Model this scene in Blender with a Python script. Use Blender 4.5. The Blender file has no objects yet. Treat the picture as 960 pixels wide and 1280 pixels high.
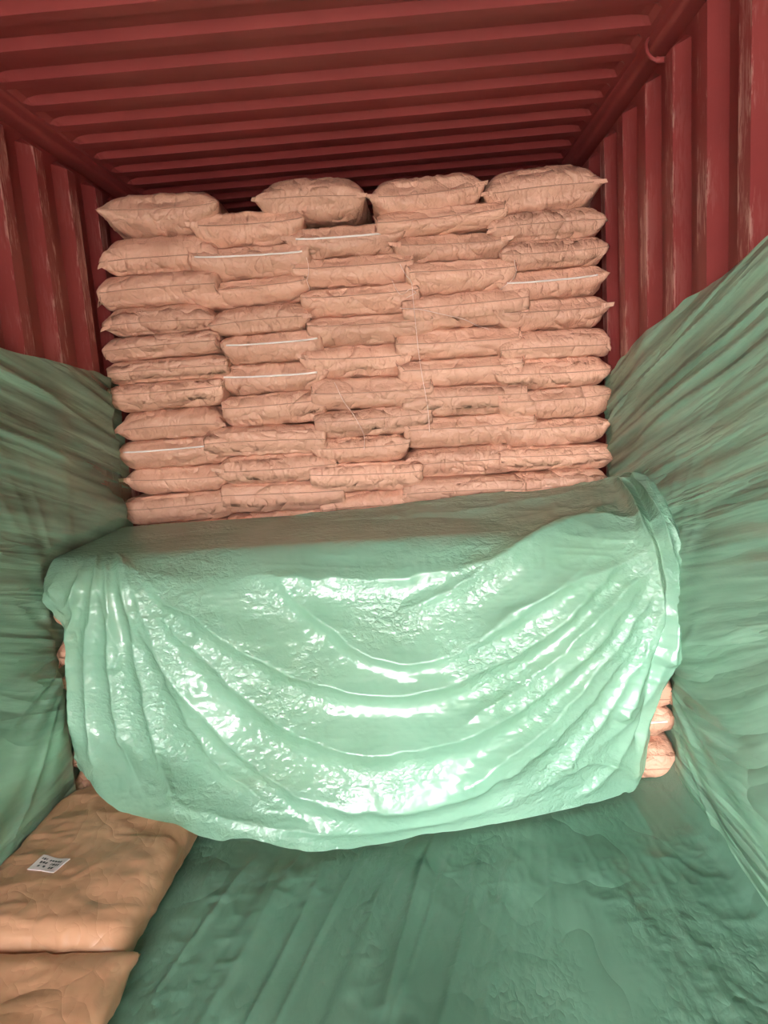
import bpy, bmesh, math, random
import numpy as np
from mathutils import Matrix, Vector

# ------------------------------------------------------------------ camera
FPX = 885.75
ROT = np.array([[0.99694332, 0.06243806, 0.04696276],
                [0.03642487, 0.16032186, -0.98639248],
                [-0.06911759, 0.98508801, 0.15757751]])
CAM = np.array([1.41812, 0.0, 1.49684])
scene = bpy.context.scene
cd = bpy.data.cameras.new('camera')
cam = bpy.data.objects.new('camera', cd)
scene.collection.objects.link(cam)
cd.sensor_fit = 'VERTICAL'; cd.sensor_height = 24.0; cd.sensor_width = 18.0
cd.lens = FPX / 1280.0 * 24.0
cd.clip_start = 0.02
cam.matrix_world = Matrix([[*ROT[0], CAM[0]], [*ROT[1], CAM[1]], [*ROT[2], CAM[2]], [0, 0, 0, 1]])
scene.camera = cam

# ------------------------------------------------------------------ light
scene.view_settings.view_transform = 'Standard'
scene.view_settings.look = 'None'
scene.view_settings.gamma = 1.0
scene.view_settings.use_curve_mapping = False
scene.view_settings.exposure = 0.0

world = bpy.data.worlds.new('sky'); scene.world = world
world.use_nodes = True
nt = world.node_tree; nt.nodes.clear()
wo = nt.nodes.new('ShaderNodeOutputWorld'); bg = nt.nodes.new('ShaderNodeBackground')
tc = nt.nodes.new('ShaderNodeTexCoord'); sp = nt.nodes.new('ShaderNodeSeparateXYZ')
nt.links.new(tc.outputs['Generated'], sp.inputs[0])
# overcast sky, brighter on the side the sun stands (towards -x, behind the open doors)
mr = nt.nodes.new('ShaderNodeMapRange')
mr.inputs['From Min'].default_value = 0.4; mr.inputs['From Max'].default_value = -0.4
mr.inputs['To Min'].default_value = 0.35; mr.inputs['To Max'].default_value = 2.1
nt.links.new(sp.outputs[0], mr.inputs['Value'])
mg = nt.nodes.new('ShaderNodeMath'); mg.operation = 'MULTIPLY'; mg.inputs[1].default_value = 27.0
me_ = nt.nodes.new('ShaderNodeMapRange'); me_.interpolation_type = 'SMOOTHSTEP'
me_.inputs['From Min'].default_value = 0.02; me_.inputs['From Max'].default_value = 0.30
me_.inputs['To Min'].default_value = 0.6; me_.inputs['To Max'].default_value = 1.0
nt.links.new(sp.outputs[2], me_.inputs['Value'])
mz = nt.nodes.new('ShaderNodeMath'); mz.operation = 'MULTIPLY'
nt.links.new(mr.outputs[0], mz.inputs[0]); nt.links.new(me_.outputs[0], mz.inputs[1])
nt.links.new(mz.outputs[0], mg.inputs[0])
bg.inputs[0].default_value = (1.0, 0.985, 0.96, 1)
nt.links.new(mg.outputs[0], bg.inputs[1]); nt.links.new(bg.outputs[0], wo.inputs[0])

YD = -2.6      # door end of the container
W = 2.35
HC = 2.69
YB = 5.3        # far end
YU = 3.32       # face of the tall stack
YL = 2.50       # face of the low stack

def pix(px, py, ax, val):
    d = ROT @ np.array([px - 480.0, 640.0 - py, -FPX])
    return CAM + d * ((val - CAM[ax]) / d[ax])

def proj(P):
    v = (np.asarray(P) - CAM) @ ROT
    return 480 + FPX * v[..., 0] / -v[..., 2], 640 - FPX * v[..., 1] / -v[..., 2]

# ------------------------------------------------------------------ helpers
def link(o, parent=None):
    scene.collection.objects.link(o)
    if parent is not None: o.parent = parent
    return o

def mesh_obj(name, verts, faces, mat, parent=None, smooth=True):
    m = bpy.data.meshes.new(name)
    m.from_pydata([tuple(map(float, v)) for v in verts], [], [tuple(map(int, f)) for f in faces])
    m.materials.append(mat)
    if smooth: m.polygons.foreach_set('use_smooth', [True] * len(m.polygons))
    m.update()
    return link(bpy.data.objects.new(name, m), parent)

def grid_faces(nu, nv, off=0):
    f = []
    for j in range(nv - 1):
        for i in range(nu - 1):
            a = off + j * nu + i
            f.append((a, a + 1, a + nu + 1, a + nu))
    return f

def grid_obj(name, P, mat, parent=None):      # P (nv, nu, 3)
    nv, nu = P.shape[:2]
    return mesh_obj(name, P.reshape(-1, 3), grid_faces(nu, nv), mat, parent)

def tag(o, label=None, cat=None, group=None, kind=None):
    if label: o['label'] = label
    if cat: o['category'] = cat
    if group: o['group'] = group
    if kind: o['kind'] = kind
    return o

def tube_geo(pts, r, n=6, closed=False):
    pts = [Vector(p) for p in pts]; V = []; F = []
    N = len(pts)
    up = Vector((0.13, 0.31, 0.94)).normalized()
    for i, p in enumerate(pts):
        a = pts[(i - 1) % N] if (closed or i > 0) else p
        b = pts[(i + 1) % N] if (closed or i < N - 1) else p
        t = (b - a)
        t = t.normalized() if t.length > 1e-9 else Vector((1, 0, 0))
        s = t.cross(up)
        s = s.normalized() if s.length > 1e-4 else t.orthogonal().normalized()
        q = s.cross(t)
        for k in range(n):
            an = 2 * math.pi * k / n
            V.append(p + (s * math.cos(an) + q * math.sin(an)) * r)
    for i in range(N if closed else N - 1):
        for k in range(n):
            a = i * n + k; b = i * n + (k + 1) % n
            c = ((i + 1) % N) * n + (k + 1) % n; d = ((i + 1) % N) * n + k
            F.append((a, b, c, d))
    if not closed:
        F.append(tuple(range(n))[::-1]); F.append(tuple((N - 1) * n + k for k in range(n)))
    return V, F

def vnoise(x, y, seed=0):
    xi = np.floor(x).astype(np.int64); yi = np.floor(y).astype(np.int64)
    fx = x - xi; fy = y - yi
    fx = fx * fx * fx * (fx * (fx * 6 - 15) + 10); fy = fy * fy * fy * (fy * (fy * 6 - 15) + 10)
    def h(a, b):
        n = (a * 374761393 + b * 668265263 + seed * 982451653) & 0x7fffffff
        n = ((n ^ (n >> 13)) * 1274126177) & 0x7fffffff
        n = (n ^ (n >> 16)) & 0xffff
        return n / 32767.5 - 1.0
    a = h(xi, yi); b = h(xi + 1, yi); c = h(xi, yi + 1); d = h(xi + 1, yi + 1)
    return (a * (1 - fx) + b * fx) * (1 - fy) + (c * (1 - fx) + d * fx) * fy

def ridged(x, y, seed=0):
    return 1 - 2 * np.abs(vnoise(x, y, seed))

def sstep(a, b, x):
    t = np.clip((x - a) / (b - a), 0, 1)
    return t * t * (3 - 2 * t)

# ------------------------------------------------------------------ materials
def new_mat(name):
    m = bpy.data.materials.new(name); m.use_nodes = True
    t = m.node_tree; b = t.nodes['Principled BSDF']
    return m, t, b

def N(t, kind, **kw):
    n = t.nodes.new(kind)
    for k, v in kw.items():
        if k in n.inputs.keys(): n.inputs[k].default_value = v
        else: setattr(n, k, v)
    return n

def ramp(t, stops):
    r = t.nodes.new('ShaderNodeValToRGB'); e = r.color_ramp.elements
    while len(e) < len(stops): e.new(0.5)
    for el, (p, c) in zip(e, stops):
        el.position = p; el.color = (*c, 1) if len(c) == 3 else c
    return r

def red_paint(name, scuffs=False):
    m, t, b = new_mat(name)
    co = N(t, 'ShaderNodeTexCoord')
    n = N(t, 'ShaderNodeTexNoise', Scale=2.2, Detail=5.0, Roughness=0.6)
    t.links.new(co.outputs['Object'], n.inputs['Vector'])
    r = ramp(t, [(0.3, (0.235, 0.040, 0.039)), (0.7, (0.295, 0.054, 0.051))])
    t.links.new(n.outputs[0], r.inputs[0])
    col = r.outputs[0]
    if scuffs:
        at = N(t, 'ShaderNodeAttribute', attribute_name='rub')
        mp = N(t, 'ShaderNodeMapping'); mp.inputs['Scale'].default_value = (40, 90, 13)
        t.links.new(co.outputs['Object'], mp.inputs[0])
        n2 = N(t, 'ShaderNodeTexNoise', Scale=1.0, Detail=4.0, Roughness=0.65)
        t.links.new(mp.outputs[0], n2.inputs['Vector'])
        mp3 = N(t, 'ShaderNodeMapping'); mp3.inputs['Scale'].default_value = (3, 5, 3.6)
        t.links.new(co.outputs['Object'], mp3.inputs[0])
        n3 = N(t, 'ShaderNodeTexNoise', Scale=1.0, Detail=2.0)
        t.links.new(mp3.outputs[0], n3.inputs['Vector'])
        mu = N(t, 'ShaderNodeMath', operation='MULTIPLY')
        t.links.new(n2.outputs[0], mu.inputs[0]); t.links.new(n3.outputs[0], mu.inputs[1])
        r2 = ramp(t, [(0.255, (0, 0, 0)), (0.31, (1, 1, 1))])
        t.links.new(mu.outputs[0], r2.inputs[0])
        m2 = N(t, 'ShaderNodeMath', operation='MULTIPLY')
        t.links.new(r2.outputs[0], m2.inputs[0]); t.links.new(at.outputs['Fac'], m2.inputs[1])
        m3 = N(t, 'ShaderNodeMath', operation='MULTIPLY'); m3.inputs[1].default_value = 0.75
        t.links.new(m2.outputs[0], m3.inputs[0])
        mx = N(t, 'ShaderNodeMix', data_type='RGBA')
        t.links.new(m3.outputs[0], mx.inputs[0]); t.links.new(col, mx.inputs[6])
        mx.inputs[7].default_value = (0.60, 0.33, 0.28, 1)
        col = mx.outputs[2]
    t.links.new(col, b.inputs['Base Color'])
    b.inputs['Roughness'].default_value = 0.45
    b.inputs['Specular IOR Level'].default_value = 0.25
    nb = N(t, 'ShaderNodeTexNoise', Scale=9.0, Detail=2.0)
    t.links.new(co.outputs['Object'], nb.inputs['Vector'])
    bp = N(t, 'ShaderNodeBump', Strength=0.12, Distance=0.01)
    t.links.new(nb.outputs[0], bp.inputs['Height']); t.links.new(bp.outputs[0], b.inputs['Normal'])
    return m

def crease(t, vec, scale, stretch=(1, 1, 1), sharp=0.6):
    mp = N(t, 'ShaderNodeMapping'); mp.inputs['Scale'].default_value = stretch
    t.links.new(vec, mp.inputs[0])
    n = N(t, 'ShaderNodeTexNoise', Scale=scale, Detail=1.5, Roughness=0.5, Distortion=0.15)
    t.links.new(mp.outputs[0], n.inputs['Vector'])
    a = N(t, 'ShaderNodeMath', operation='SUBTRACT'); a.inputs[1].default_value = 0.5
    t.links.new(n.outputs[0], a.inputs[0])
    b = N(t, 'ShaderNodeMath', operation='ABSOLUTE'); t.links.new(a.outputs[0], b.inputs[0])
    c = N(t, 'ShaderNodeMath', operation='MULTIPLY'); c.inputs[1].default_value = 4.0; t.links.new(b.outputs[0], c.inputs[0])
    p = N(t, 'ShaderNodeMath', operation='POWER'); p.inputs[1].default_value = sharp; t.links.new(c.outputs[0], p.inputs[0])
    return p.outputs[0]

def kraft(name, c0, c1, bump=0.5, scale=11.0, rough=0.5):
    m, t, b = new_mat(name)
    co = N(t, 'ShaderNodeTexCoord'); oi = N(t, 'ShaderNodeObjectInfo')
    ad = N(t, 'ShaderNodeVectorMath', operation='ADD')
    cb = N(t, 'ShaderNodeCombineXYZ')
    mm = N(t, 'ShaderNodeMath', operation='MULTIPLY'); mm.inputs[1].default_value = 37.0
    t.links.new(oi.outputs['Random'], mm.inputs[0])
    for k in range(3): t.links.new(mm.outputs[0], cb.inputs[k])
    t.links.new(co.outputs['Object'], ad.inputs[0]); t.links.new(cb.outputs[0], ad.inputs[1])
    v = ad.outputs[0]
    n = N(t, 'ShaderNodeTexNoise', Scale=6.0, Detail=4.0)
    t.links.new(v, n.inputs['Vector'])
    r = ramp(t, [(0.3, c0), (0.7, c1)])
    t.links.new(n.outputs[0], r.inputs[0])
    hs = N(t, 'ShaderNodeHueSaturation')
    vr = N(t, 'ShaderNodeMapRange'); vr.inputs['To Min'].default_value = 0.9; vr.inputs['To Max'].default_value = 1.08
    t.links.new(oi.outputs['Random'], vr.inputs['Value']); t.links.new(vr.outputs[0], hs.inputs['Value'])
    t.links.new(r.outputs[0], hs.inputs['Color'])
    t.links.new(hs.outputs[0], b.inputs['Base Color'])
    b.inputs['Roughness'].default_value = rough
    b.inputs['Specular IOR Level'].default_value = 0.45
    # crease network, three sizes
    prev = None
    for sc, stt, st, dist in ((scale * .55, (1, 1, 1.3), bump, .030), (scale * 1.3, (1.5, 1, .8), bump * .8, .014), (scale * 3.2, (1, 1.3, 1.4), bump * .6, .006)):
        h = crease(t, v, sc, stt)
        bp = N(t, 'ShaderNodeBump', Strength=min(1, st), Distance=dist)
        t.links.new(h, bp.inputs['Height'])
        if prev: t.links.new(prev.outputs[0], bp.inputs['Normal'])
        prev = bp
    t.links.new(prev.outputs[0], b.inputs['Normal'])
    return m

def film(name, col0, col1, clear0, clear1, rough=0.28, mapscale=(1, 1, 1), bumps=((30, .35),), tint=(0.55, 0.85, 0.68), spec=0.5, transl=0.25, nscale=2.0, flow=False):
    """thin coloured polythene: part see-through, part scattering, glossy"""
    m, t, b = new_mat(name)
    out = t.nodes['Material Output']
    co = N(t, 'ShaderNodeTexCoord')
    mp = N(t, 'ShaderNodeMapping'); mp.inputs['Scale'].default_value = mapscale
    if flow:
        fa = N(t, 'ShaderNodeAttribute', attribute_name='flow'); t.links.new(fa.outputs['Vector'], mp.inputs[0])
    else:
        t.links.new(co.outputs['Object'], mp.inputs[0])
    n = N(t, 'ShaderNodeTexNoise', Scale=nscale, Detail=4.0, Roughness=0.6)
    t.links.new(mp.outputs[0], n.inputs['Vector'])
    r = ramp(t, [(0.3, col0), (0.7, col1)])
    t.links.new(n.outputs[0], r.inputs[0])
    t.links.new(r.outputs[0], b.inputs['Base Color'])
    b.inputs['Roughness'].default_value = rough
    b.inputs['Specular IOR Level'].default_value = spec
    tl = N(t, 'ShaderNodeBsdfTranslucent'); t.links.new(r.outputs[0], tl.inputs[0])
    mt = N(t, 'ShaderNodeMixShader'); mt.inputs[0].default_value = transl
    t.links.new(b.outputs[0], mt.inputs[1]); t.links.new(tl.outputs[0], mt.inputs[2])
    tr = N(t, 'ShaderNodeBsdfTransparent'); tr.inputs[0].default_value = (*tint, 1)
    n2 = N(t, 'ShaderNodeTexNoise', Scale=nscale * 0.8, Detail=3.0)
    t.links.new(mp.outputs[0], n2.inputs['Vector'])
    cr = N(t, 'ShaderNodeMapRange')
    cr.inputs['From Min'].default_value = 0.35; cr.inputs['From Max'].default_value = 0.65
    cr.inputs['To Min'].default_value = clear0; cr.inputs['To Max'].default_value = clear1
    t.links.new(n2.outputs[0], cr.inputs['Value'])
    th = N(t, 'ShaderNodeAttribute', attribute_name='thin')
    ta = N(t, 'ShaderNodeMath', operation='ADD', use_clamp=True)
    t.links.new(cr.outputs[0], ta.inputs[0]); t.links.new(th.outputs['Fac'], ta.inputs[1])
    ms = N(t, 'ShaderNodeMixShader')
    t.links.new(ta.outputs[0], ms.inputs[0]); t.links.new(mt.outputs[0], ms.inputs[1]); t.links.new(tr.outputs[0], ms.inputs[2])
    t.links.new(ms.outputs[0], out.inputs['Surface'])
    prev = None
    for sc, st in bumps:
        bp = N(t, 'ShaderNodeBump', Strength=st, Distance=0.22 / sc)
        pn = N(t, 'ShaderNodeTexNoise', Scale=3.0 if sc > 5 else .6, Detail=2.0)
        t.links.new(mp.outputs[0], pn.inputs['Vector'])
        pm = N(t, 'ShaderNodeMapRange')
        pm.inputs['From Min'].default_value = 0.38; pm.inputs['From Max'].default_value = 0.64
        pm.inputs['To Min'].default_value = st * .08; pm.inputs['To Max'].default_value = min(1, st * 1.3)
        t.links.new(pn.outputs[0], pm.inputs['Value']); t.links.new(pm.outputs[0], bp.inputs['Strength'])
        t.links.new(crease(t, mp.outputs[0], sc, (1, 1, 1.4), .7), bp.inputs['Height'])
        if prev: t.links.new(prev.outputs[0], bp.inputs['Normal'])
        prev = bp
    for s in (b, tl): t.links.new(prev.outputs[0], s.inputs['Normal'])
    return m

def plain(name, c, rough=0.6, spec=0.3):
    m, t, b = new_mat(name)
    co = N(t, 'ShaderNodeTexCoord'); n = N(t, 'ShaderNodeTexNoise', Scale=12.0, Detail=3.0)
    t.links.new(co.outputs['Object'], n.inputs['Vector'])
    r = ramp(t, [(0.3, tuple(x * 0.9 for x in c)), (0.7, c)])
    t.links.new(n.outputs[0], r.inputs[0]); t.links.new(r.outputs[0], b.inputs['Base Color'])
    b.inputs['Roughness'].default_value = rough; b.inputs['Specular IOR Level'].default_value = spec
    return m

M_wall = red_paint('red_wall_paint', True)
M_red = red_paint('red_paint')
M_kraft = kraft('kraft_paper', (0.60, 0.32, 0.22), (0.70, 0.39, 0.275))
M_kraft2 = kraft('smooth_kraft_paper', (0.42, 0.22, 0.125), (0.50, 0.27, 0.16), bump=0.22, scale=4.5, rough=0.38)
M_seam = plain('seam_thread', (0.40, 0.22, 0.15))
M_tape = plain('white_tape', (0.85, 0.78, 0.73))
M_thread = plain('pink_thread', (0.85, 0.62, 0.54))
M_label = plain('white_label', (0.62, 0.55, 0.55), 0.4)
M_ink = plain('black_ink', (0.05, 0.05, 0.055))
M_wood = plain('plywood', (0.16, 0.09, 0.05), 0.7)
M_conc = plain('concrete', (0.42, 0.41, 0.38), 0.9)
M_wallfilm = film('wall_liner_film', (0.27, 0.49, 0.345), (0.40, 0.66, 0.49), 0.05, 0.42, rough=0.30,
                  mapscale=(1, 1, 1), bumps=((1.6, .30), (5, .16)), spec=0.6, transl=0.1, tint=(.66, .80, .66), nscale=1.6, flow=True)
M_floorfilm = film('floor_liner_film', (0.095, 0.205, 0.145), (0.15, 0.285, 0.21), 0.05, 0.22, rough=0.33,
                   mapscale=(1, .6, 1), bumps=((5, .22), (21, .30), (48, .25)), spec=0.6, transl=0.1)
M_drape = film('drape_film', (0.27, 0.54, 0.39), (0.35, 0.60, 0.45), 0.06, 0.30, rough=0.17,
               mapscale=(1, 1, 1), bumps=((7, .16), (26, .38), (62, .38)), spec=0.9, transl=0.25)

# ------------------------------------------------------------------ setting
def struct(o): o['kind'] = 'structure'; return o

PITCH = 0.278
def wall_profile(y0, y1, centre):
    """(y, depth, rub) along a trapezoid corrugated side wall; depth 0 = inward flat"""
    pts = []
    k0 = math.floor((y0 - centre) / PITCH) - 1
    k = k0
    while centre + k * PITCH < y1 + PITCH:
        c = centre + k * PITCH
        for a, d, r in ((-.036, 0, 1), (-.030, 0, 1), (0, 0, .25), (.030, 0, 1), (.036, 0, 1), (.048, .006, .15), (.104, .036, 0), (.174, .036, 0), (.23, .006, .15)):
            y = c + a
            if y0 <= y <= y1: pts.append((y, d, r))
        k += 1
    return [(y0, pts[0][1], 0)] + pts + [(y1, pts[-1][1], 0)]

def side_wall(name, x, sgn, centre):
    pr = wall_profile(YD, YB, centre)
    zs = [0, 0.05] + list(np.linspace(0.06, 2.57, 12)) + [2.60, 2.68]
    V = []; rub = []
    for z in zs:
        e = 0 if (z < 0.055 or z > 2.59) else 1
        for (y, d, r) in pr:
            V.append((x + sgn * (d if e else 0.036), y, z)); rub.append(r * e)
    o = mesh_obj(name, V, grid_faces(len(pr), len(zs)), M_wall, None, False)
    a = o.data.attributes.new('rub', 'FLOAT', 'POINT'); a.data.foreach_set('value', rub)
    return struct(o)

side_wall('wall_right', W, 1, 2.06)
side_wall('wall_left', 0.0, -1, 2.13)

# rear wall (far end)
prx = []
k = 0; x = -0.04
while x < W + 0.04:
    for a, d in ((0, 0), (.11, 0), (.128, .045), (.238, .045)):
        if x + a < W + 0.04: prx.append((x + a, d))
    x += 0.256
V = [(x, YB - .05 + d, z) for z in (0, 2.7) for (x, d) in prx]
struct(mesh_obj('wall_back', V, grid_faces(len(prx), 2), M_red, None, False))

# roof: ribs across, with rounded ends short of the rails
RP = 0.1955
ys = []; c = 2.496 - 28 * RP
while c < YB:
    for a, d in ((-.018, 0), (.018, 1), (.092, 1), (.122, 0)):
        if YD <= c + a <= YB: ys.append((c + a, d))
    c += RP
ys = [(YD, 0)] + ys + [(YB, 0)]
xs = [-0.04, 0.055, 0.075, 0.10, 0.125, 0.15] + list(np.linspace(.4, 1.95, 5)) + [2.2, 2.225, 2.25, 2.275, 2.295, 2.39]
V = []
for (y, d) in ys:
    for x in xs:
        e = min(x - 0.055, 2.295 - x) / 0.085
        e = max(0., min(1., e)); e = math.sqrt(1 - (1 - e) ** 2)
        sag = -0.006 * math.sin(y * 2.1 + x)
        V.append((x, y, HC - 0.024 * (1 - 0) + 0.024 * d * e + sag))
o = mesh_obj('ceiling', V, grid_faces(len(xs), len(ys)), M_red, None, False)
struct(o)

def prism_y(name, prof, y0, y1, mat):
    n = len(prof)
    V = [(x, y0, z) for x, z in prof] + [(x, y1, z) for x, z in prof]
    F = [(i, (i + 1) % n, n + (i + 1) % n, n + i) for i in range(n)] + [tuple(range(n))[::-1], tuple(range(n, 2 * n))]
    o = mesh_obj(name, V, F, mat, None, False)
    bv = o.modifiers.new('bevel', 'BEVEL'); bv.width = 0.01; bv.segments = 3
    return o

def rail(name, s, x0):
    q = [(0, 2.615), (-0.02, 2.615), (-0.032, 2.625), (-0.034, 2.66), (-0.05, 2.675), (-0.05, 2.70), (0.05, 2.70), (0.05, 2.615)]
    return struct(prism_y(name, [(x0 - s * a, z) for a, z in q][::s], YD, YB, M_red))
rail('trim_1', -1, W + .0)     # right top rail
rail('trim_2', 1, 0.0)         # left top rail
struct(prism_y('trim_3', [(-0.05, -.1), (0.0, -.1), (0.0, .05), (-.05, .05)], YD, YB, M_red))
struct(prism_y('trim_4', [(W, -.1), (W + .05, -.1), (W + .05, .05), (W, .05)], YD, YB, M_red))

bm = bmesh.new()
bmesh.ops.create_cube(bm, size=1, matrix=Matrix.Translation((W / 2, (YD + YB) / 2, -.02)) @ Matrix.Diagonal((W, YB - YD, .035, 1)))
me = bpy.data.meshes.new('floor'); bm.to_mesh(me); bm.free(); me.materials.append(M_wood)
struct(link(bpy.data.objects.new('floor', me)))
struct(mesh_obj('ground', [(-25, -30, -.16), (25, -30, -.16), (25, 12, -.16), (-25, 12, -.16)], [(0, 1, 2, 3)], M_conc, None, False))

# ------------------------------------------------------------------ sacks: small pressure-cloth simulation
def sim_sack(nx, ny, Wd, L, H, seed, steps=120, iters=9, press=1.0, side=0.0):
    rng = np.random.RandomState(seed)
    xs = np.linspace(-Wd / 2, Wd / 2, nx); yy = np.linspace(-L / 2, L / 2, ny)
    X, Y = np.meshgrid(xs, yy)
    hx = xs[1] - xs[0]; hy = yy[1] - yy[0]
    P = np.zeros((2, ny, nx, 3)); P[..., 0] = X; P[..., 1] = Y
    P[..., 2] = H * 0.45
    nz = vnoise(X * 14 + seed * 3.1, Y * 14, seed) * 0.004
    bulge = 0.01 * np.sin(np.pi * (X / Wd + .5)) * np.sin(np.pi * (Y / L + .5))
    P[0, ..., 2] += bulge + nz; P[1, ..., 2] -= bulge - nz
    Vv = np.zeros_like(P)
    st = 1 + 0.02 * vnoise(X * 9 + 5, Y * 9 + seed, seed + 7)
    def con(a, b, rest, k):
        d = P[b] - P[a]
        l = np.sqrt((d * d).sum(-1, keepdims=True)) + 1e-9
        c = d * (k * 0.5 * (1 - rest / l))
        P[a] += c; P[b] -= c
    S = slice(None)
    groups = []
    for o in (0, 1):
        e = nx - 1 - ((nx - 1 - o) % 2)
        groups.append(((S, S, slice(o, e, 2)), (S, S, slice(o + 1, e + 1, 2)), hx, 1.0))
        e = ny - 1 - ((ny - 1 - o) % 2)
        groups.append(((S, slice(o, e, 2), S), (S, slice(o + 1, e + 1, 2), S), hy, 1.0))
    hd = math.hypot(hx, hy)
    for o in (0, 1):
        e = ny - 1 - ((ny - 1 - o) % 2)
        groups.append(((S, slice(o, e, 2), slice(0, nx - 1)), (S, slice(o + 1, e + 1, 2), slice(1, nx)), hd, 0.35))
        groups.append(((S, slice(o, e, 2), slice(1, nx)), (S, slice(o + 1, e + 1, 2), slice(0, nx - 1)), hd, 0.35))
    for o in (0, 1, 2, 3):
        if nx - o >= 5:
            i0 = np.arange(o, nx - 2, 4); groups.append(((S, S, i0), (S, S, i0 + 2), 2 * hx, 0.12))
        i0 = np.arange(o, ny - 2, 4); groups.append(((S, i0, S), (S, i0 + 2, S), 2 * hy, 0.12))
    def weld():
        for s in ((slice(0, 1), S), (slice(ny - 1, ny), S), (S, slice(0, 1)), (S, slice(nx - 1, nx))):
            m = (P[0][s] + P[1][s]) / 2; P[0][s] = m; P[1][s] = m
    g = 0.00012
    for step in range(steps):
        dx = np.gradient(P, axis=2); dy = np.gradient(P, axis=1)
        n = np.cross(dx, dy); n /= (np.sqrt((n * n).sum(-1, keepdims=True)) + 1e-12)
        n[1] *= -1
        pr = 0.0026 * press * min(1, step / 25.0)
        Vv = Vv * 0.86 + n * pr; Vv[..., 2] -= g
        old = P.copy()
        P += Vv
        for it in range(iters):
            for a, b, r, k in groups: con(a, b, r, k)
            weld()
            P[..., 2] = np.clip(P[..., 2], 0, H)
            if side:
                P[..., 0] = np.where(np.abs(P[..., 0]) > side, P[..., 0] * 0.7 + np.sign(P[..., 0]) * side * 0.3, P[..., 0])
        Vv = P - old
    P[..., 2] -= 0.0
    return P

def sack_meshes(P, mat, name='sack_body'):
    ny, nx = P.shape[1:3]
    top = P[0].reshape(-1, 3); idx = np.arange(ny * nx).reshape(ny, nx)
    bidx = idx.copy(); c = ny * nx; extra = []
    for j in range(1, ny - 1):
        for i in range(1, nx - 1):
            bidx[j, i] = c; extra.append(P[1, j, i]); c += 1
    F = []
    for j in range(ny - 1):
        for i in range(nx - 1):
            F.append((idx[j, i], idx[j, i + 1], idx[j + 1, i + 1], idx[j + 1, i]))
            F.append((bidx[j, i], bidx[j + 1, i], bidx[j + 1, i + 1], bidx[j, i + 1]))
    V = np.vstack([top, np.array(extra)])
    m = bpy.data.meshes.new(name)
    m.from_pydata([tuple(map(float, v)) for v in V], [], [tuple(map(int, f)) for f in F])
    m.materials.append(mat); m.polygons.foreach_set('use_smooth', [True] * len(m.polygons)); m.update()
    return m

def ribbon_mesh(name, pts, r, mat):
    V, F = tube_geo(pts, r, 5)
    m = bpy.data.meshes.new(name); m.from_pydata([tuple(v) for v in V], [], F)
    m.materials.append(mat); m.polygons.foreach_set('use_smooth', [True] * len(m.polygons)); m.update()
    return m

CRS = [0]
def crumple(P, big, v):
    P = P.copy(); CRS[0] += 1; sd = CRS[0] * 17
    dx = np.gradient(P, axis=2); dy = np.gradient(P, axis=1)
    n = np.cross(dx, dy); n /= (np.sqrt((n * n).sum(-1, keepdims=True)) + 1e-12); n[1] *= -1
    x, y, z = P[..., 0], P[..., 1], P[..., 2]
    yy = y - z * 1.3 * np.sign(y); wx = .02 * vnoise(x * 9, yy * 9, sd)
    h = .0042 * ridged((x + wx) * 17 + z * 9, yy * 15, sd + 1) + .0020 * ridged(x * 31 - z * 22, (yy + wx) * 26, sd + 2)
    if big: h = .006 * ridged((x + wx) * 5, yy * 6, sd + 1) + .0030 * ridged(x * 13, (yy + wx * 2) * 15, sd + 2) + .001 * ridged(x * 30, yy * 33, sd + 3)
    if not big:
        H = v.h; rs = np.random.RandomState(sd)
        for sgn, y0 in ((1, y.min()), (-1, y.max())):
            dd = np.clip((y - y0) * sgn, 0, 9)
            zz = np.clip((z - v.z0) / H, 0, 1)
            P[..., 2] -= rs.uniform(-.004, .026) * np.exp(-(dd / .07) ** 2) * 4 * zz * (1 - zz)
            x_env = 1 - np.abs(x / (np.abs(x).max())) ** 3
            k = 0 if sgn > 0 else -1
            for a, row in ((.7, 1), (1.0, 2), (1.0, 3), (.5, 4)):
                j = row if sgn > 0 else -1 - row
                P[1, j, :, 1] += sgn * .015 * a * x_env[1, j]
                P[0, j, :, 1] -= sgn * .005 * a * x_env[0, j]
    m = np.ones_like(x); m[:, 0] = m[:, -1] = 0; m[:, :, 0] = m[:, :, -1] = 0
    return P + n * (h * m)[..., None]

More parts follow.
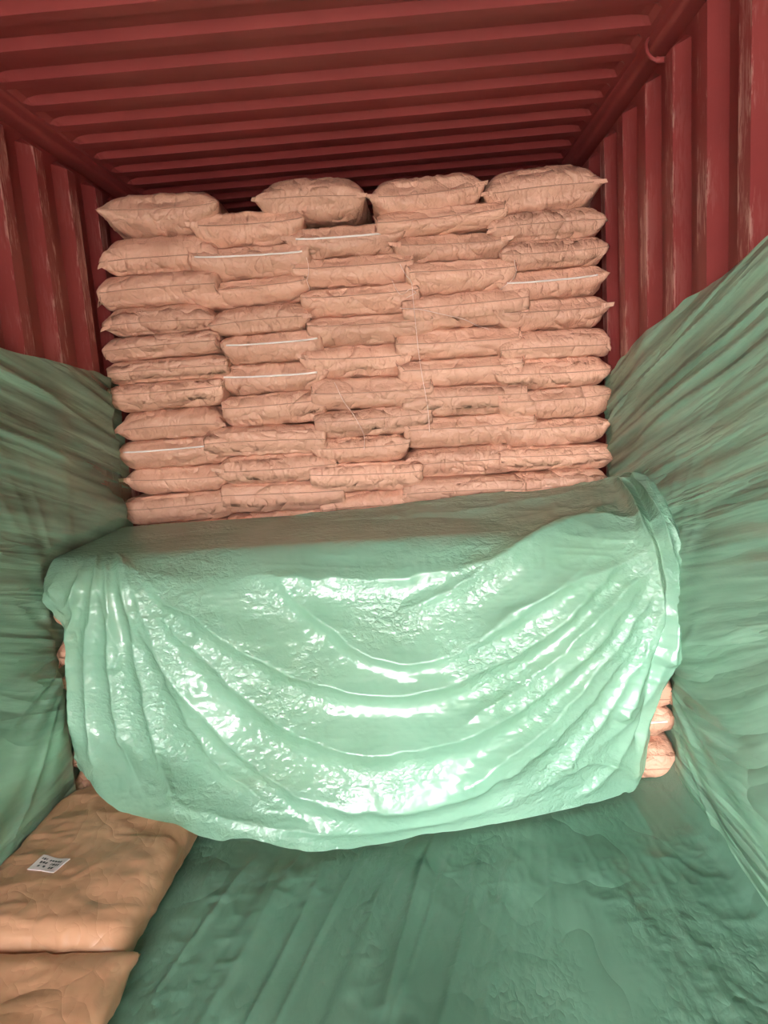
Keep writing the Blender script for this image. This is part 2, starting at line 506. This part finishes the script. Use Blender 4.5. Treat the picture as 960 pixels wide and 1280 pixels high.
class Variant: pass
def make_variant(P, mat):
    v = Variant()
    v.x0, v.x1 = P[..., 0].min(), P[..., 0].max()
    v.y0, v.y1 = P[..., 1].min(), P[..., 1].max()
    v.h = P[..., 2].max() - P[..., 2].min(); v.z0 = P[..., 2].min()
    P = crumple(P, mat is M_kraft2, v)
    P[..., 2] -= v.z0 + v.h / 2; P[..., 0] -= (v.x0 + v.x1) / 2; P[..., 1] -= (v.y0 + v.y1) / 2
    v.w = v.x1 - v.x0; v.l = v.y1 - v.y0
    v.body = sack_meshes(P, mat)
    front = P[0, 0]; back = P[0, -1]
    out = np.array([0, -0.0015, 0])
    v.seam_f = ribbon_mesh('stitched_seam', [p + out for p in front[1:-1]], 0.0019, M_seam)
    v.seam_b = ribbon_mesh('stitched_seam', [p - out for p in back[1:-1]], 0.0019, M_seam)
    a = front[6:-6]
    v.tape = ribbon_mesh('white_tape', [p + out * 1.5 for p in a], 0.0042, M_tape)
    b = back[6:-6]
    v.tape_b = ribbon_mesh('white_tape', [p - out * 1.5 for p in b], 0.0042, M_tape)
    # a folded paper tab at each front and back corner
    v.tabs = []
    for (cx, cy) in ((0, 0), (-1, 0), (0, -1), (-1, -1)):
        p = P[0, cy, cx]; q = P[0, cy, 5 if cx == 0 else -6]; r = P[0, 4 if cy == 0 else -5, cx]
        sx = -1 if cx == 0 else 1; sy = -1 if cy == 0 else 1
        cpt = p
        V = [q + (0, sy * .004, .010), q + (0, sy * .004, -.012), cpt + (sx * .012, sy * .008, -.010), cpt + (sx * .006, sy * .006, .006),
             r + (0, 0, .006), r + (0, 0, -.006)]
        V = [np.array(x) for x in V]
        V2 = V + [x + np.array([0, -sy * .0025, 0]) for x in V]
        F = [(0, 1, 2, 3), (3, 2, 5, 4), (9, 8, 7, 6), (10, 11, 8, 9), (0, 6, 7, 1), (4, 5, 11, 10), (0, 3, 9, 6), (3, 4, 10, 9), (1, 7, 8, 2), (2, 8, 11, 5)]
        m = bpy.data.meshes.new('corner_tab'); m.from_pydata([tuple(map(float, x)) for x in V2], [], F); m.materials.append(mat); m.update()
        v.tabs.append(m)
    return v

VAR = []
for s in range(7):
    h = 0.128 + 0.004 * (s % 3)
    VAR.append(make_variant(sim_sack(56, 70, 0.585, 0.80, h, 11 + s, press=1.0 + 0.15 * (s % 2), side=(0.0, 0.245, 0.262)[s % 3]), M_kraft))
PLUMP = [make_variant(sim_sack(56, 70, 0.60, 0.80, 0.205, 41 + s, press=1.25), M_kraft) for s in range(3)]

protos = {}; BIGV = [None]; rnd = random.Random(5)
def sack(var, x0, x1, zb, zt, yf, label, group, orient=0, tilt=0.0, yaw=0.0, tape=False, length=None, pitchx=0.0):
    """a filled paper sack whose near end spans x0..x1, zb..zt, its near edge at depth yf"""
    sx = (x1 - x0) / var.w; sz = (zt - zb) / var.h; sy = (length or var.l) / var.l
    t = bpy.data.objects.new('paper_sack', None); link(t)
    t.empty_display_size = 0.1
    yc = yf + var.l * sy / 2
    t.location = ((x0 + x1) / 2, yc, (zb + zt) / 2)
    t.rotation_euler = (pitchx, tilt, yaw)
    tag(t, label, 'sack', group)
    # orientation by proper rotations of the shared meshes: 0 none, 1 turned about z, 2 turned about y, 3 turned about x
    rot = [(0, 0, 0), (0, 0, math.pi), (0, math.pi, 0), (math.pi, 0, 0)][orient]
    flip = orient in (1, 3)
    def part(nm, me):
        key = (me.name,)
        if key in protos:
            o = protos[key].copy()
        else:
            o = bpy.data.objects.new(nm, me); protos[key] = o
        scene.collection.objects.link(o); o.parent = t
        o.rotation_euler = rot; o.scale = (sx, sy, sz)
        return o
    part('sack_body', var.body)
    if tape:
        part('white_tape', var.tape_b if flip else var.tape)['label'] = 'white tape strip along the sack end'
    else:
        part('stitched_seam', var.seam_b if flip else var.seam_f)
    for k in ((2, 3) if flip else (0, 1)):
        if var is not BIGV[0] and rnd.random() < .6: part('corner_tab', var.tabs[k])
    return t

COLS = {
 'A': [(115,272,232,298),(117,272,294,339),(121,274,336,382),(124,270,379,418),(129,274,414,452),(130,284,436,484),(134,280,471,515),(139,280,505,553),(144,287,550,587),(150,287,580,623),(155,287,617,658),(160,290,652,692)],
 'B': [(235,383,255,308),(234,388,302,350),(229,387,345,384),(258,389,371,420),(275,404,412,455),(263,413,448,494),(276,408,486,538),(254,409,531,572),(267,425,563,609),(276,432,600,645),(280,420,640,682)],
 'C': [(351,508,272,322),(362,519,317,356),(374,524,355,394),(382,541,388,431),(370,515,430,471),(387,541,470,513),(392,541,513,546),(388,515,545,578),(388,530,577,617),(400,525,613,652)],
 'D': [(468,635,253,290),(487,640,285,324),(505,645,318,366),(502,663,360,412),(492,652,408,450),(496,655,441,488),(504,661,477,524),(505,672,516,561),(504,659,561,597),(505,660,594,632)],
 'E': [(607,762,257,297),(620,763,296,333),(618,766,326,374),(616,766,366,417),(624,768,400,457),(614,769,439,492),(622,770,479,529),(624,770,518,569),(624,772,550,595),(630,772,585,625)],
}
TAPED = {('A', 8), ('B', 1), ('B', 4), ('B', 5), ('C', 0), ('E', 2)}
ORD = ['topmost', 'second', 'third', 'fourth', 'fifth', 'sixth', 'seventh', 'eighth', 'ninth', 'tenth', 'eleventh', 'twelfth']
CN = {'A': 'leftmost column', 'B': 'second column', 'C': 'middle column', 'D': 'fourth column', 'E': 'rightmost column'}
rnd = random.Random(5)
TOPZ = {}
for c, rows in COLS.items():
    zc = []
    for (a, b, t_, b_) in rows:
        p = pix((a + b) / 2, t_ * .5 + b_ * .5, 1, YU); zc.append(p[2])
    n = len(rows)
    bd = [(zc[i] + zc[i + 1]) / 2 for i in range(n - 1)]
    for i, (a, b, t_, b_) in enumerate(rows):
        ym = (t_ + b_) / 2
        x0 = pix(a, ym, 1, YU)[0]; x1 = pix(b, ym, 1, YU)[0]
        zt = bd[i - 1] if i else zc[0] + ((bd[0] - zc[1]) if n > 1 else .06) * (1.3 if c == 'A' else 1.0)
        zb = bd[i] if i < n - 1 else zc[i] - (bd[i - 1] - zc[i])
        if c == 'A' and i == 0: zt = pix(190, 234, 1, YU)[2]
        x0 = max(x0, 0.008); x1 = min(x1, W - 0.008)
        if i == 0: TOPZ[c] = zt
        var = VAR[rnd.randrange(len(VAR))]
        if c == 'A' and i == 0: var = PLUMP[0]
        tape = (c, i) in TAPED
        lab = ('brown sack with a white tape edge, ' if tape else 'brown paper sack, ') + ORD[i] + ' from top in ' + CN[c] + ' of tall stack'
        lab = lab.replace('topmost from top', 'top one')
        sack(var, x0, x1, zb + .001, zt - .001, YU + rnd.uniform(-.02, .02), lab, 'paper sacks of the tall stack', rnd.randrange(4),
             tilt=rnd.uniform(-.03, .03), yaw=rnd.uniform(-.02, .02), tape=tape)

TOPS = [((316, 461, 214, 270), 'plump paper sack lying high on top of the second and middle columns', 1),
        ((457, 608, 213, 272), 'plump paper sack on top of the tall stack between two others', 2),
        ((603, 759, 200, 259), 'plump paper sack highest at the right end of the tall stack', 0)]
for i, ((a, b, t_, b_), lab, vi) in enumerate(TOPS):
    pm = pix((a + b) / 2, (t_ + b_) / 2, 1, YU)
    x0 = pix(a, 240, 1, YU)[0]; x1 = pix(b, 240, 1, YU)[0]
    hh = (b_ - t_ - 5) / 268.0
    sack(PLUMP[vi], x0, min(x1, W - .005), pm[2] - hh / 2, pm[2] + hh / 2, YU - .01, lab, 'plump sacks on top of the tall stack', (0, 2, 0)[i], tilt=(0.05, -0.03, -0.02)[i])
# second row behind the top, glimpsed in the gaps
for i, (xc, lab) in enumerate([(0.36, 'brown paper sack behind the top left sack, its end just showing'), (0.83, 'brown paper sack in the rear row under the red roof, left of middle'),
                               (1.33, 'brown paper sack in the rear row behind the middle top sacks'), (1.8, 'brown paper sack in the rear row behind the right top sacks')]):
    sack(PLUMP[i % 3], xc - .26, xc + .26, 2.30, 2.48, 4.13, lab, 'sacks of the rear row', i % 4)

# low stack under the drape: five columns, seven layers
NL = 7; LH = 0.945 / NL
CX = [(0.02, .52), (.47, .99), (.93, 1.44), (1.39, 1.90), (1.85, 2.335)]
LOWN = ['leftmost', 'second', 'middle', 'fourth', 'rightmost']
for ci, (x0, x1) in enumerate(CX):
    for k in range(NL):
        dz = 0.02 * (ci % 2) * (0 if k in (0,) else 1)
        z0 = k * LH + 0.012
        tape = (ci == 4 and k == 1)
        if ci in (0, 4):
            lab = 'brown paper sack, layer %s from the floor at the %s edge of the low stack' % (['one', 'two', 'three', 'four', 'five', 'six', 'seven'][k], ('left', 'right')[ci // 4])
        else:
            lab = 'brown sack under the green sheet, %s column, layer %s from the floor' % (LOWN[ci], ['one', 'two', 'three', 'four', 'five', 'six', 'seven'][k])
        sack(VAR[(1, 2, 4, 5)[(ci + k) % 4]], x0, x1, z0, z0 + LH - .002, YL + rnd.uniform(0, .025), lab, 'paper sacks of the low stack', rnd.randrange(4), yaw=rnd.uniform(-.02, .02), tape=tape, length=.765)

# two sacks lying in the left foreground
BIG = make_variant(sim_sack(66, 90, 0.63, 0.86, 0.15, 77, steps=130, iters=8, press=1.0), M_kraft2)
BIGV[0] = BIG
BIG2 = make_variant(sim_sack(66, 90, 0.63, 0.86, 0.135, 78, steps=130, iters=8, press=1.1), M_kraft2)
s1 = sack(BIG, 0.025, 0.60, 0.02, 0.165, 1.63, 'large brown sack with a white sticker lying flat by the left wall', 'sacks lying in the left foreground', 0, yaw=-0.03, length=.80)
s2 = sack(BIG2, 0.03, 0.61, 0.015, 0.125, 0.86, 'nearest brown sack at the bottom left corner, its end tucked beside the sticker sack', 'sacks lying in the left foreground', 3, yaw=-0.02, length=.80)

# sticker on the foreground sack
st = [pix(*p, 2, 0.168) for p in ((34, 1086), (55, 1070), (88, 1076), (67, 1092))]
st = [np.array(p) for p in st]
def quad_pts(u, v, lift=0.0):
    p = (st[0] * (1 - u) * (1 - v) + st[3] * u * (1 - v) + st[1] * (1 - u) * v + st[2] * u * v)
    return p + np.array([0, 0, lift])
from mathutils.bvhtree import BVHTree
_b = s1.children[0]; _mw = Matrix.LocRotScale(s1.location, s1.rotation_euler, None)
_bm = _mw @ Matrix.LocRotScale(None, _b.rotation_euler, _b.scale)
_tree = BVHTree.FromPolygons([_bm @ v.co for v in _b.data.vertices], [tuple(p.vertices) for p in _b.data.polygons])
def to_local(P, root):
    mw = Matrix.LocRotScale(root.location, root.rotation_euler, None).inverted()
    out = []
    for p in P:
        h = _tree.ray_cast(Vector((p[0], p[1], 1)), Vector((0, 0, -1)))[0]
        z = (h.z if h else .165) + (p[2] - .168) + .0035
        out.append(mw @ Vector((p[0], p[1], z)))
    return out
g = [quad_pts(i / 6, j / 4) for j in range(5) for i in range(7)] + [quad_pts(i / 6, j / 4, -.003) for j in range(5) for i in range(7)]
F = grid_faces(7, 5) + [f[::-1] for f in grid_faces(7, 5, 35)]
ring = [i for i in range(7)] + [7 * j + 6 for j in range(1, 5)] + [28 + i for i in range(5, -1, -1)] + [7 * j for j in range(3, 0, -1)]
F += [(ring[i], ring[i] + 35, ring[(i + 1) % len(ring)] + 35, ring[(i + 1) % len(ring)]) for i in range(len(ring))]
stk = mesh_obj('sticker', to_local(g, s1), F, M_label, s1, False); stk['label'] = 'small white printed sticker'
# faint print: rows of short strokes
V = []; F = []
rr = random.Random(3)
for row, (v0, v1) in enumerate([(.80, .66), (.58, .40), (.32, .16)]):
    u = .12 + .05 * row
    while u < .86:
        w = rr.uniform(.03, .09)
        if rr.random() < .85:
            k = len(V); yj = rr.uniform(0, .05)
            for (a, b) in ((u, v1 + yj), (u + w, v1 + yj), (u + w, v0), (u, v0)): V.append(quad_pts(a, b, .0012))
            F.append((k, k + 1, k + 2, k + 3))
        u += w + .025
mesh_obj('printed_text', to_local(V, s1), F, M_ink, stk, False).matrix_parent_inverse = Matrix.Identity(4)

# ------------------------------------------------------------------ liner films
def fold1(q, s, y, yf=1.0):
    """pulled folds: profile in q, drifting slowly with y"""
    a = ridged(q * 9 + vnoise(y * 1.3, q * 2, s) * .5, y * .55 * yf, s) * .5
    b = ridged(q * 21 + vnoise(y * 2, q * 4, s + 3) * .5, y * .9 * yf, s + 1) * .3
    c = ridged(q * 46, y * 1.6 * yf, s + 2) * .16
    return a, b, c

def wall_film(name, side, toppts, label):
    ny, nz = 330, 240
    yv = np.linspace(-.5, 3.42, ny)
    yt = [p[0] for p in toppts]; zt = [p[1] for p in toppts]
    Y = np.repeat(yv[:, None], nz, 1)
    top = np.interp(yv, yt, zt)[:, None] + 0.006 * vnoise(yv * 9, yv * 0, 5)[:, None]
    T = np.repeat(np.linspace(0, 1, nz)[None, :], ny, 0)
    Z = 0.012 + (top - 0.012) * T
    far = 3.36
    slope = 0.30 * sstep(0.0, 0.9, Z) + 0.0
    q = Z - slope * (far - Y) * 1.0
    # gathers pulled tight where the film is pinned behind each stack
    dl = np.where(Z < 1.0, YL + .08 - Y, far - Y)
    fine = np.exp(-np.clip(dl, 0, 5) / .35)
    a, b, c = fold1(q, 20 if side > 0 else 33, Y)
    amp = .5 + .5 * sstep(-.6, .6, vnoise(q * 3, Y * 1.1, 9))
    low = sstep(.15, .9, Z)
    off = 0.034 + 0.040 * a * amp * (.35 + .65 * low) + 0.030 * b * (.3 + .7 * low) * (.4 + .6 * amp) + 0.016 * c * (.4 + fine) * (.3 + .7 * low)
    off += 0.004 * fine * ridged(q * 95, Y * 2, 61)
    # fan of creases around the pinned edge near the floor
    yy0, zz0 = YL + .12, (0.42 if side > 0 else .62)
    ang = np.arctan2(Z - zz0, yy0 - Y + 1e-6); rad = np.hypot(Z - zz0, yy0 - Y)
    fan = ridged(ang * 7, rad * 1.2, 71) * np.exp(-rad / .5) * sstep(0.0, .15, rad)
    off += 0.014 * fan
    off += (0.0025 * vnoise(Y * 7, Z * 9, 44) + 0.001 * ridged(Y * 19, Z * 23, 45)) * (1 - .85 * low)
    off += 0.03 * np.exp(-((Z - .32) / .25) ** 2) * sstep(2.7, 2.2, Y) * (1.0 if side < 0 else .6)
    off = .010 + np.log1p(np.exp((off - .010) / .006)) * .006
    off *= 1 - .8 * sstep(2.45, 2.55, Y) * sstep(1.05, .95, Z)
    off *= 1 - .6 * sstep(3.25, 3.33, Y)
    off = np.where((Z < .03), off + .01, off)
    X = (W - off) if side > 0 else off
    P = np.stack([X, Y, Z], -1)
    o = grid_obj(name, P, M_wallfilm)
    fl = np.stack([Y * .8 + (7 if side > 0 else 0), np.where(low > .5, q, q) * 12, Y * 0], -1).reshape(-1)
    # the film is pulled thinner where it is pinned behind the stacks
    th = .30 * np.exp(-((far - Y) / .55) ** 2) * sstep(1.0, 1.12, Z) + .32 * np.exp(-((Y - 2.3) / .25) ** 2 - ((Z - .22) / .22) ** 2) * (1 if side > 0 else .3)
    th = th + (.16 * sstep(.6, .9, Z) if side < 0 else 0)  # left liner made clearer higher up, darkening it to imitate weaker light there
    th = th * (.6 + .6 * vnoise(Y * 3, q * 7, 91))
    a2 = o.data.attributes.new('thin', 'FLOAT', 'POINT'); a2.data.foreach_set('value', np.maximum(th, 0).reshape(-1).astype(np.float32))
    at = o.data.attributes.new('flow', 'FLOAT_VECTOR', 'POINT'); at.data.foreach_set('vector', fl.astype(np.float32))
    tag(o, label, 'plastic sheet')
    return o

tr = [pix(960, 315, 0, W), pix(870, 375, 0, W), pix(805, 430, 0, W), pix(770, 465, 0, W)]
tr = sorted([(p[1], p[2]) for p in tr] + [(0, 2.18), (-1, 2.35), (1.3, 1.93), (3.6, 1.52)])
tl = sorted([(pix(*p, 0, 0)[1], pix(*p, 0, 0)[2]) for p in ((0, 437), (60, 455), (135, 475))] + [(0, 1.98), (-1, 2.1), (1.4, 1.87), (3.7, 1.69)])
wall_film('wall_liner', 1, tr, 'green plastic liner sheet stretched along the right red wall')
wall_film('wall_liner', -1, tl, 'green plastic liner sheet stretched along the left red wall')

# floor film
nx, ny = 380, 420
xv = np.linspace(0.03, W - .03, nx); yv = np.linspace(-.5, 2.52, ny)
X, Y = np.meshgrid(xv, yv)
k = (X - 1.62) * .0 + .24 * sstep(2.2, 1.2, X) - .10 * sstep(1.6, 2.3, X)
q = X - k * (Y - 2.4)
amp = sstep(-.5, .6, vnoise(q * 3.3, Y * .6, 3))
Z = 0.014 + .040 * np.maximum(0, ridged(q * 4.5, Y * .35, 81)) ** 2 * amp + .010 * np.maximum(0, ridged(q * 11, Y * .7, 82)) ** 2
Z += .004 * ridged(q * 26, Y * 2.2, 83) * amp + (.0030 * ridged(X * 14 + Y * 5, Y * 11, 84) + .0015 * ridged(X * 37, Y * 33, 85)) * sstep(-.3, .4, vnoise(X * 4, Y * 3, 86))
e = np.minimum(X - .03, W - .03 - X)
Z += .07 * np.exp(-e / .028)
under = (X < .66) & (Y > .8)
Z = np.where(under, np.minimum(Z, .016), Z)
Z *= 1 - .75 * sstep(2.0, 2.22, Y) * sstep(.1, .3, e)
Z = np.maximum(Z, .003)
tag(grid_obj('floor_liner', np.stack([X, Y, Z], -1), M_floorfilm), 'dark green wrinkled plastic sheet covering the container floor', 'plastic sheet')

# ------------------------------------------------------------------ the drape over the low stack
ctrl = [
 [(150,676,3.24), (205,666,3.27), (300,652,3.27), (440,637,3.27), (600,619,3.27), (725,607,3.25), (785,590,2.98)],
 [(100,706,2.80), (150,695,2.86), (280,684,2.88), (442,670,2.88), (605,650,2.88), (765,628,2.84), (822,600,2.72)],
 [(50,742,2.46), (112,724,2.475), (256,716,2.48), (444,703,2.48), (610,690,2.48), (780,665,2.48), (848,652,2.46)],
 [(80,786,2.44), (122,770,2.41), (258,776,2.38), (446,775,2.36), (612,765,2.37), (785,735,2.40), (852,728,2.45)],
 [(83,835,2.44), (132,860,2.39), (268,878,2.31), (446,885,2.26), (615,870,2.30), (775,820,2.38), (850,800,2.455)],
 [(84,900,2.44), (146,930,2.37), (288,960,2.24), (450,978,2.17), (628,950,2.24), (755,905,2.36), (818,895,2.46)],
 [(97,962,2.43), None, None, None, None, None, None],
]
bot = {1: (152,1012,.195), 2: (300,1052,.13), 3: (450,1060,.022), 4: (622,1030,.022), 5: (742,1004,.022), 6: (803,984,.04)}
C3 = np.zeros((7, 7, 3))
for r in range(7):
    for c in range(7):
        if ctrl[r][c] is None: C3[r, c] = pix(bot[c][0], bot[c][1], 2, bot[c][2])
        else: C3[r, c] = pix(ctrl[r][c][0], ctrl[r][c][1], 1, ctrl[r][c][2])

def cr_interp(K, t):
    n = len(K); t = np.clip(t, 0, n - 1 - 1e-6); i = t.astype(int); f = t - i
    g = lambda j: K[np.clip(j, 0, n - 1)]
    f = f.reshape(-1, *([1] * (K.ndim - 1)))
    p0, p1, p2, p3 = g(i - 1), g(i), g(i + 1), g(i + 2)
    return .5 * (2 * p1 + (p2 - p0) * f + (2 * p0 - 5 * p1 + 4 * p2 - p3) * f ** 2 + (3 * p1 - p0 - 3 * p2 + p3) * f ** 3)

nu, nv = 420, 380
U = cr_interp(C3.transpose(1, 0, 2), np.linspace(0, 6, nu))      # (nu, 7, 3)
D = cr_interp(U.transpose(1, 0, 2), np.linspace(0, 6, nv))       # (nv, nu, 3)
# uneven hem and side edges
_vu = np.linspace(0, 1, nu)[None, :]; _vv = np.linspace(0, 1, nv)[:, None]
_hem = sstep(.90, 1, _vv) * (.014 * vnoise(_vu * 17, _vv * 2, 55) + .007 * vnoise(_vu * 49, _vv * 2, 56))
_sd = sstep(.95, 1, _vu) * (.018 * vnoise(_vv * 13, _vu, 57) + .008 * vnoise(_vv * 41, _vu, 58)) - sstep(.05, 0, _vu) * (.010 * vnoise(_vv * 15, _vu, 59) + .005 * vnoise(_vv * 45, _vu, 60))
_tv = np.gradient(D, axis=0); _tv /= np.sqrt((_tv ** 2).sum(-1, keepdims=True)) + 1e-9
_rc = sstep(.93, 1, _vu) * sstep(.93, 1, _vv)
D = D + _tv * (_hem - .035 * _rc ** 2)[..., None]
D[..., 0] += _sd - .02 * _rc ** 2
PX, PY = proj(D)
dU = np.gradient(D, axis=1); dV = np.gradient(D, axis=0)
NR = np.cross(dV, dU); NR /= np.sqrt((NR ** 2).sum(-1, keepdims=True)) + 1e-12
if NR[nv // 2, nu // 2, 1] > 0: NR = -NR

def polydist(pts):
    """signed distance in picture units (positive to the right of travel = below a left-to-right line) and run 0..1"""
    best = np.full(PX.shape, 1e9); sg = np.ones_like(best); run = np.zeros_like(best)
    # smooth the polyline first
    K = np.array(pts, float); K = cr_interp(K, np.linspace(0, len(K) - 1, (len(K) - 1) * 4 + 1))
    n = len(K) - 1
    for i in range(n):
        a = K[i]; b = K[i + 1]; d = b - a; L = (d ** 2).sum()
        t0 = ((PX - a[0]) * d[0] + (PY - a[1]) * d[1]) / L
        t = np.clip(t0, 0, 1)
        ex = PX - a[0] - t * d[0]; ey = PY - a[1] - t * d[1]
        ds = np.hypot(ex, ey); m = ds < best
        best = np.where(m, ds, best)
        s = np.sign(d[0] * ey - d[1] * ex)
        sg = np.where(m, s, sg); run = np.where(m, (i + t) / n, run)
    return best * sg, run

H = np.zeros_like(PX)
def crest(pts, amp, win, wout, fade=.12):
    """a fold: gentle ramp on the inner side (negative d), short drop on the outer side"""
    global H
    d, run = polydist(pts)
    d = d + 2.5 * vnoise(PX / 22, PY / 22, int(pts[0][0]) + len(pts))
    f = np.where(d < 0, np.exp(-np.abs(d / win) ** 1.25), np.exp(-np.abs(d / wout) ** 1.25))
    env = np.minimum(1, np.minimum(run, 1 - run) / fade + .12)
    H += amp * 1.35 * f * env
# swags, inner to outer
crest([(345,728),(400,775),(452,812),(500,828),(550,822),(610,792),(680,745),(745,690)], .022, 34, 9)
crest([(150,712),(250,772),(350,835),(430,862),(500,868),(570,850),(640,815),(710,765),(770,700)], .034, 40, 10)
crest([(180,742),(260,820),(340,895),(420,935),(500,940),(590,918),(670,868),(740,800),(805,720)], .036, 42, 12)
crest([(150,735),(220,840),(290,925),(370,990),(450,1008),(540,1000),(640,955),(730,875),(815,760)], .032, 34, 11)
crest([(200,1000),(300,1030),(430,1040),(560,1022),(670,985),(760,920),(830,830)], .012, 18, 9)
crest([(300,720),(400,728),(520,722),(600,708),(700,672),(780,630)], .018, 16, 9)
crest([(250,690),(380,690),(500,680),(620,660),(760,625)], .007, 12, 7)
crest([(330,668),(450,655),(560,645),(680,628),(770,610)], .014, 10, 8)
# left side, fanning from the upper left corner
crest([(125,692),(100,735),(90,790),(88,850),(90,930)], .018, 8, 8)
crest([(130,692),(118,750),(112,820),(112,890),(118,960)], .020, 8, 7)
crest([(135,692),(140,760),(142,830),(150,900),(175,985)], .026, 10, 7)
crest([(140,692),(165,760),(178,830),(190,900),(205,960),(222,1025)], .026, 13, 9)
crest([(143,694),(185,765),(215,840),(240,900),(285,965),(340,1010)], .020, 16, 9)
crest([(120,700),(85,722),(60,745)], .014, 8, 7)
crest([(130,700),(95,740),(75,765)], .010, 6, 6)
crest([(126,695),(126,740),(150,800),(150,840)], .010, 6, 6)
# right side gathers
crest([(782,594),(800,650),(812,700),(817,760),(795,835),(770,900)], .034, 11, 9, .05)
crest([(800,592),(824,640),(836,700),(840,760),(828,830)], .030, 9, 8, .05)
crest([(815,600),(842,650),(849,720),(850,790),(835,850)], .020, 7, 7, .05)
crest([(790,600),(808,640),(826,700),(828,770),(806,850),(795,930)], -.016, 5, 5, .05)
crest([(815,735),(765,800),(705,875),(640,935),(560,985)], .022, 12, 9)
crest([(820,755),(782,835),(740,905),(690,965)], .020, 10, 8)
crest([(812,705),(745,765),(665,840),(575,905)], .018, 12, 8)
crest([(808,690),(730,720),(650,760),(590,800)], .016, 12, 8)
crest([(795,650),(710,665),(630,700),(560,740),(500,765)], .018, 12, 8)
crest([(835,800),(800,880),(770,950),(720,995)], .016, 9, 8)
crest([(845,790),(822,860),(800,930),(790,975)], .014, 8, 8)
crest([(700,960),(740,950),(780,960),(800,990)], .012, 8, 6)
# crumple
cr_amp = .5 + .5 * sstep(-.3, .5, vnoise(PX / 90, PY / 60, 15))
H += .0017 * cr_amp * ridged(PX / 24 + 3 * vnoise(PX / 70, PY / 70, 4), PY / 15, 16)
H += .0008 * cr_amp * ridged(PX / 11, PY / 8 + PX / 60, 17)
H += .006 * ridged(PX / 60, PY / 12, 27) * sstep(720, 680, PY + (PX - 480) * .07)
H += .0005 * ridged(PX / 5.5, PY / 5.5, 18)
edge = np.minimum(np.minimum(np.linspace(0, 1, nu)[None, :], 1 - np.linspace(0, 1, nu)[None, :]) / .03, (1 - np.linspace(0, 1, nv))[:, None] / .05)
Hh = H * (.12 + .88 * np.clip(edge, 0, 1))
D2 = D + NR * Hh[..., None]
# on top of the ledge the film lies on the sacks
onl = sstep(2.44, 2.60, D[..., 1])
D2[..., 2] = np.maximum(D2[..., 2], 0.985 * onl + D2[..., 2] * (1 - onl))
# rests on floor sheet / on the sticker sack
bagz = .186 * sstep(.80, .56, D2[..., 0]) * sstep(1.5, 1.6, D2[..., 1]) * sstep(2.46, 2.43, D2[..., 1])
lo = np.maximum(.02, bagz); D2[..., 2] = lo + np.log1p(np.exp((D2[..., 2] - lo) / .008)) * .008
D2[..., 1] = np.where((D2[..., 2] < .93), np.minimum(D2[..., 1], YL - .006), D2[..., 1])
D2[..., 0] = np.clip(D2[..., 0], .03, W - .028)
dr = grid_obj('draped_sheet', D2, M_drape)
tag(dr, 'pale green glossy plastic sheet hanging in swags over the low stack', 'plastic sheet')

# ------------------------------------------------------------------ loose threads, lashing ring
def thread(pts, label, r=.0017):
    K = np.array([pix(x, y, 1, YU - .035) for x, y in pts])
    K = cr_interp(K, np.linspace(0, len(K) - 1, len(K) * 6))
    K[:, 1] += .01 * np.sin(np.arange(len(K)) * .7)
    V, F = tube_geo(K, r, 5)
    tag(mesh_obj('loose_thread', V, F, M_thread), label, 'thread', 'loose threads on the stack')
thread([(500, 330), (508, 345), (514, 352), (517, 380), (521, 420), (526, 460), (534, 505), (537, 540)], 'long pale thread hanging down the middle of the sack stack')
thread([(490, 350), (500, 368), (512, 362), (520, 366), (508, 372)], 'short curled pale thread caught near the long thread')
thread([(500, 385), (530, 388), (575, 398), (600, 408), (612, 412)], 'pale thread trailing right across the fourth column sacks')
thread([(383, 322), (386, 335), (384, 350), (387, 362)], 'short pale thread at the white taped sack of the second column')
thread([(418, 478), (430, 502), (446, 525), (455, 545), (455, 562)], 'curved pale thread hanging beside the middle column sacks')
thread([(625, 362), (640, 350), (645, 340), (643, 325)], 'pale thread edge between fourth column and rightmost column near the top')
K = [pix(*p, 0, W - .035) for p in ((146, 1196), (148, 1200), (143, 1204))]
K = [pix(*p, 2, .06) for p in ((141, 1200), (147, 1203), (150, 1199))]
V, F = tube_geo(K, .0015, 5)
tag(mesh_obj('loose_thread', V, F, M_thread), 'tiny pale thread end at the corner of the nearest sack', 'thread')

rc = pix(823, 60, 0, W - .01)
t = bpy.data.objects.new('lashing_ring', None); link(t); t.location = rc
tag(t, 'small red steel lashing ring under the right top rail', 'ring')
pts = [(-.012 - .028 * math.sin(a), .034 * math.cos(a) * .6, .045 * math.cos(a)) for a in np.linspace(-.15, math.pi + .15, 15)]
V, F = tube_geo(pts, .0065, 8); mesh_obj('ring_bar', V, F, M_red, t)
for s in (1, -1):
    V, F = tube_geo([(.02, .02 * s, .046 * s), (-.004, .02 * s, .046 * s), (-.016, .021 * s, .044 * s)], .010, 8)
    mesh_obj('weld_lug', V, F, M_red, t)
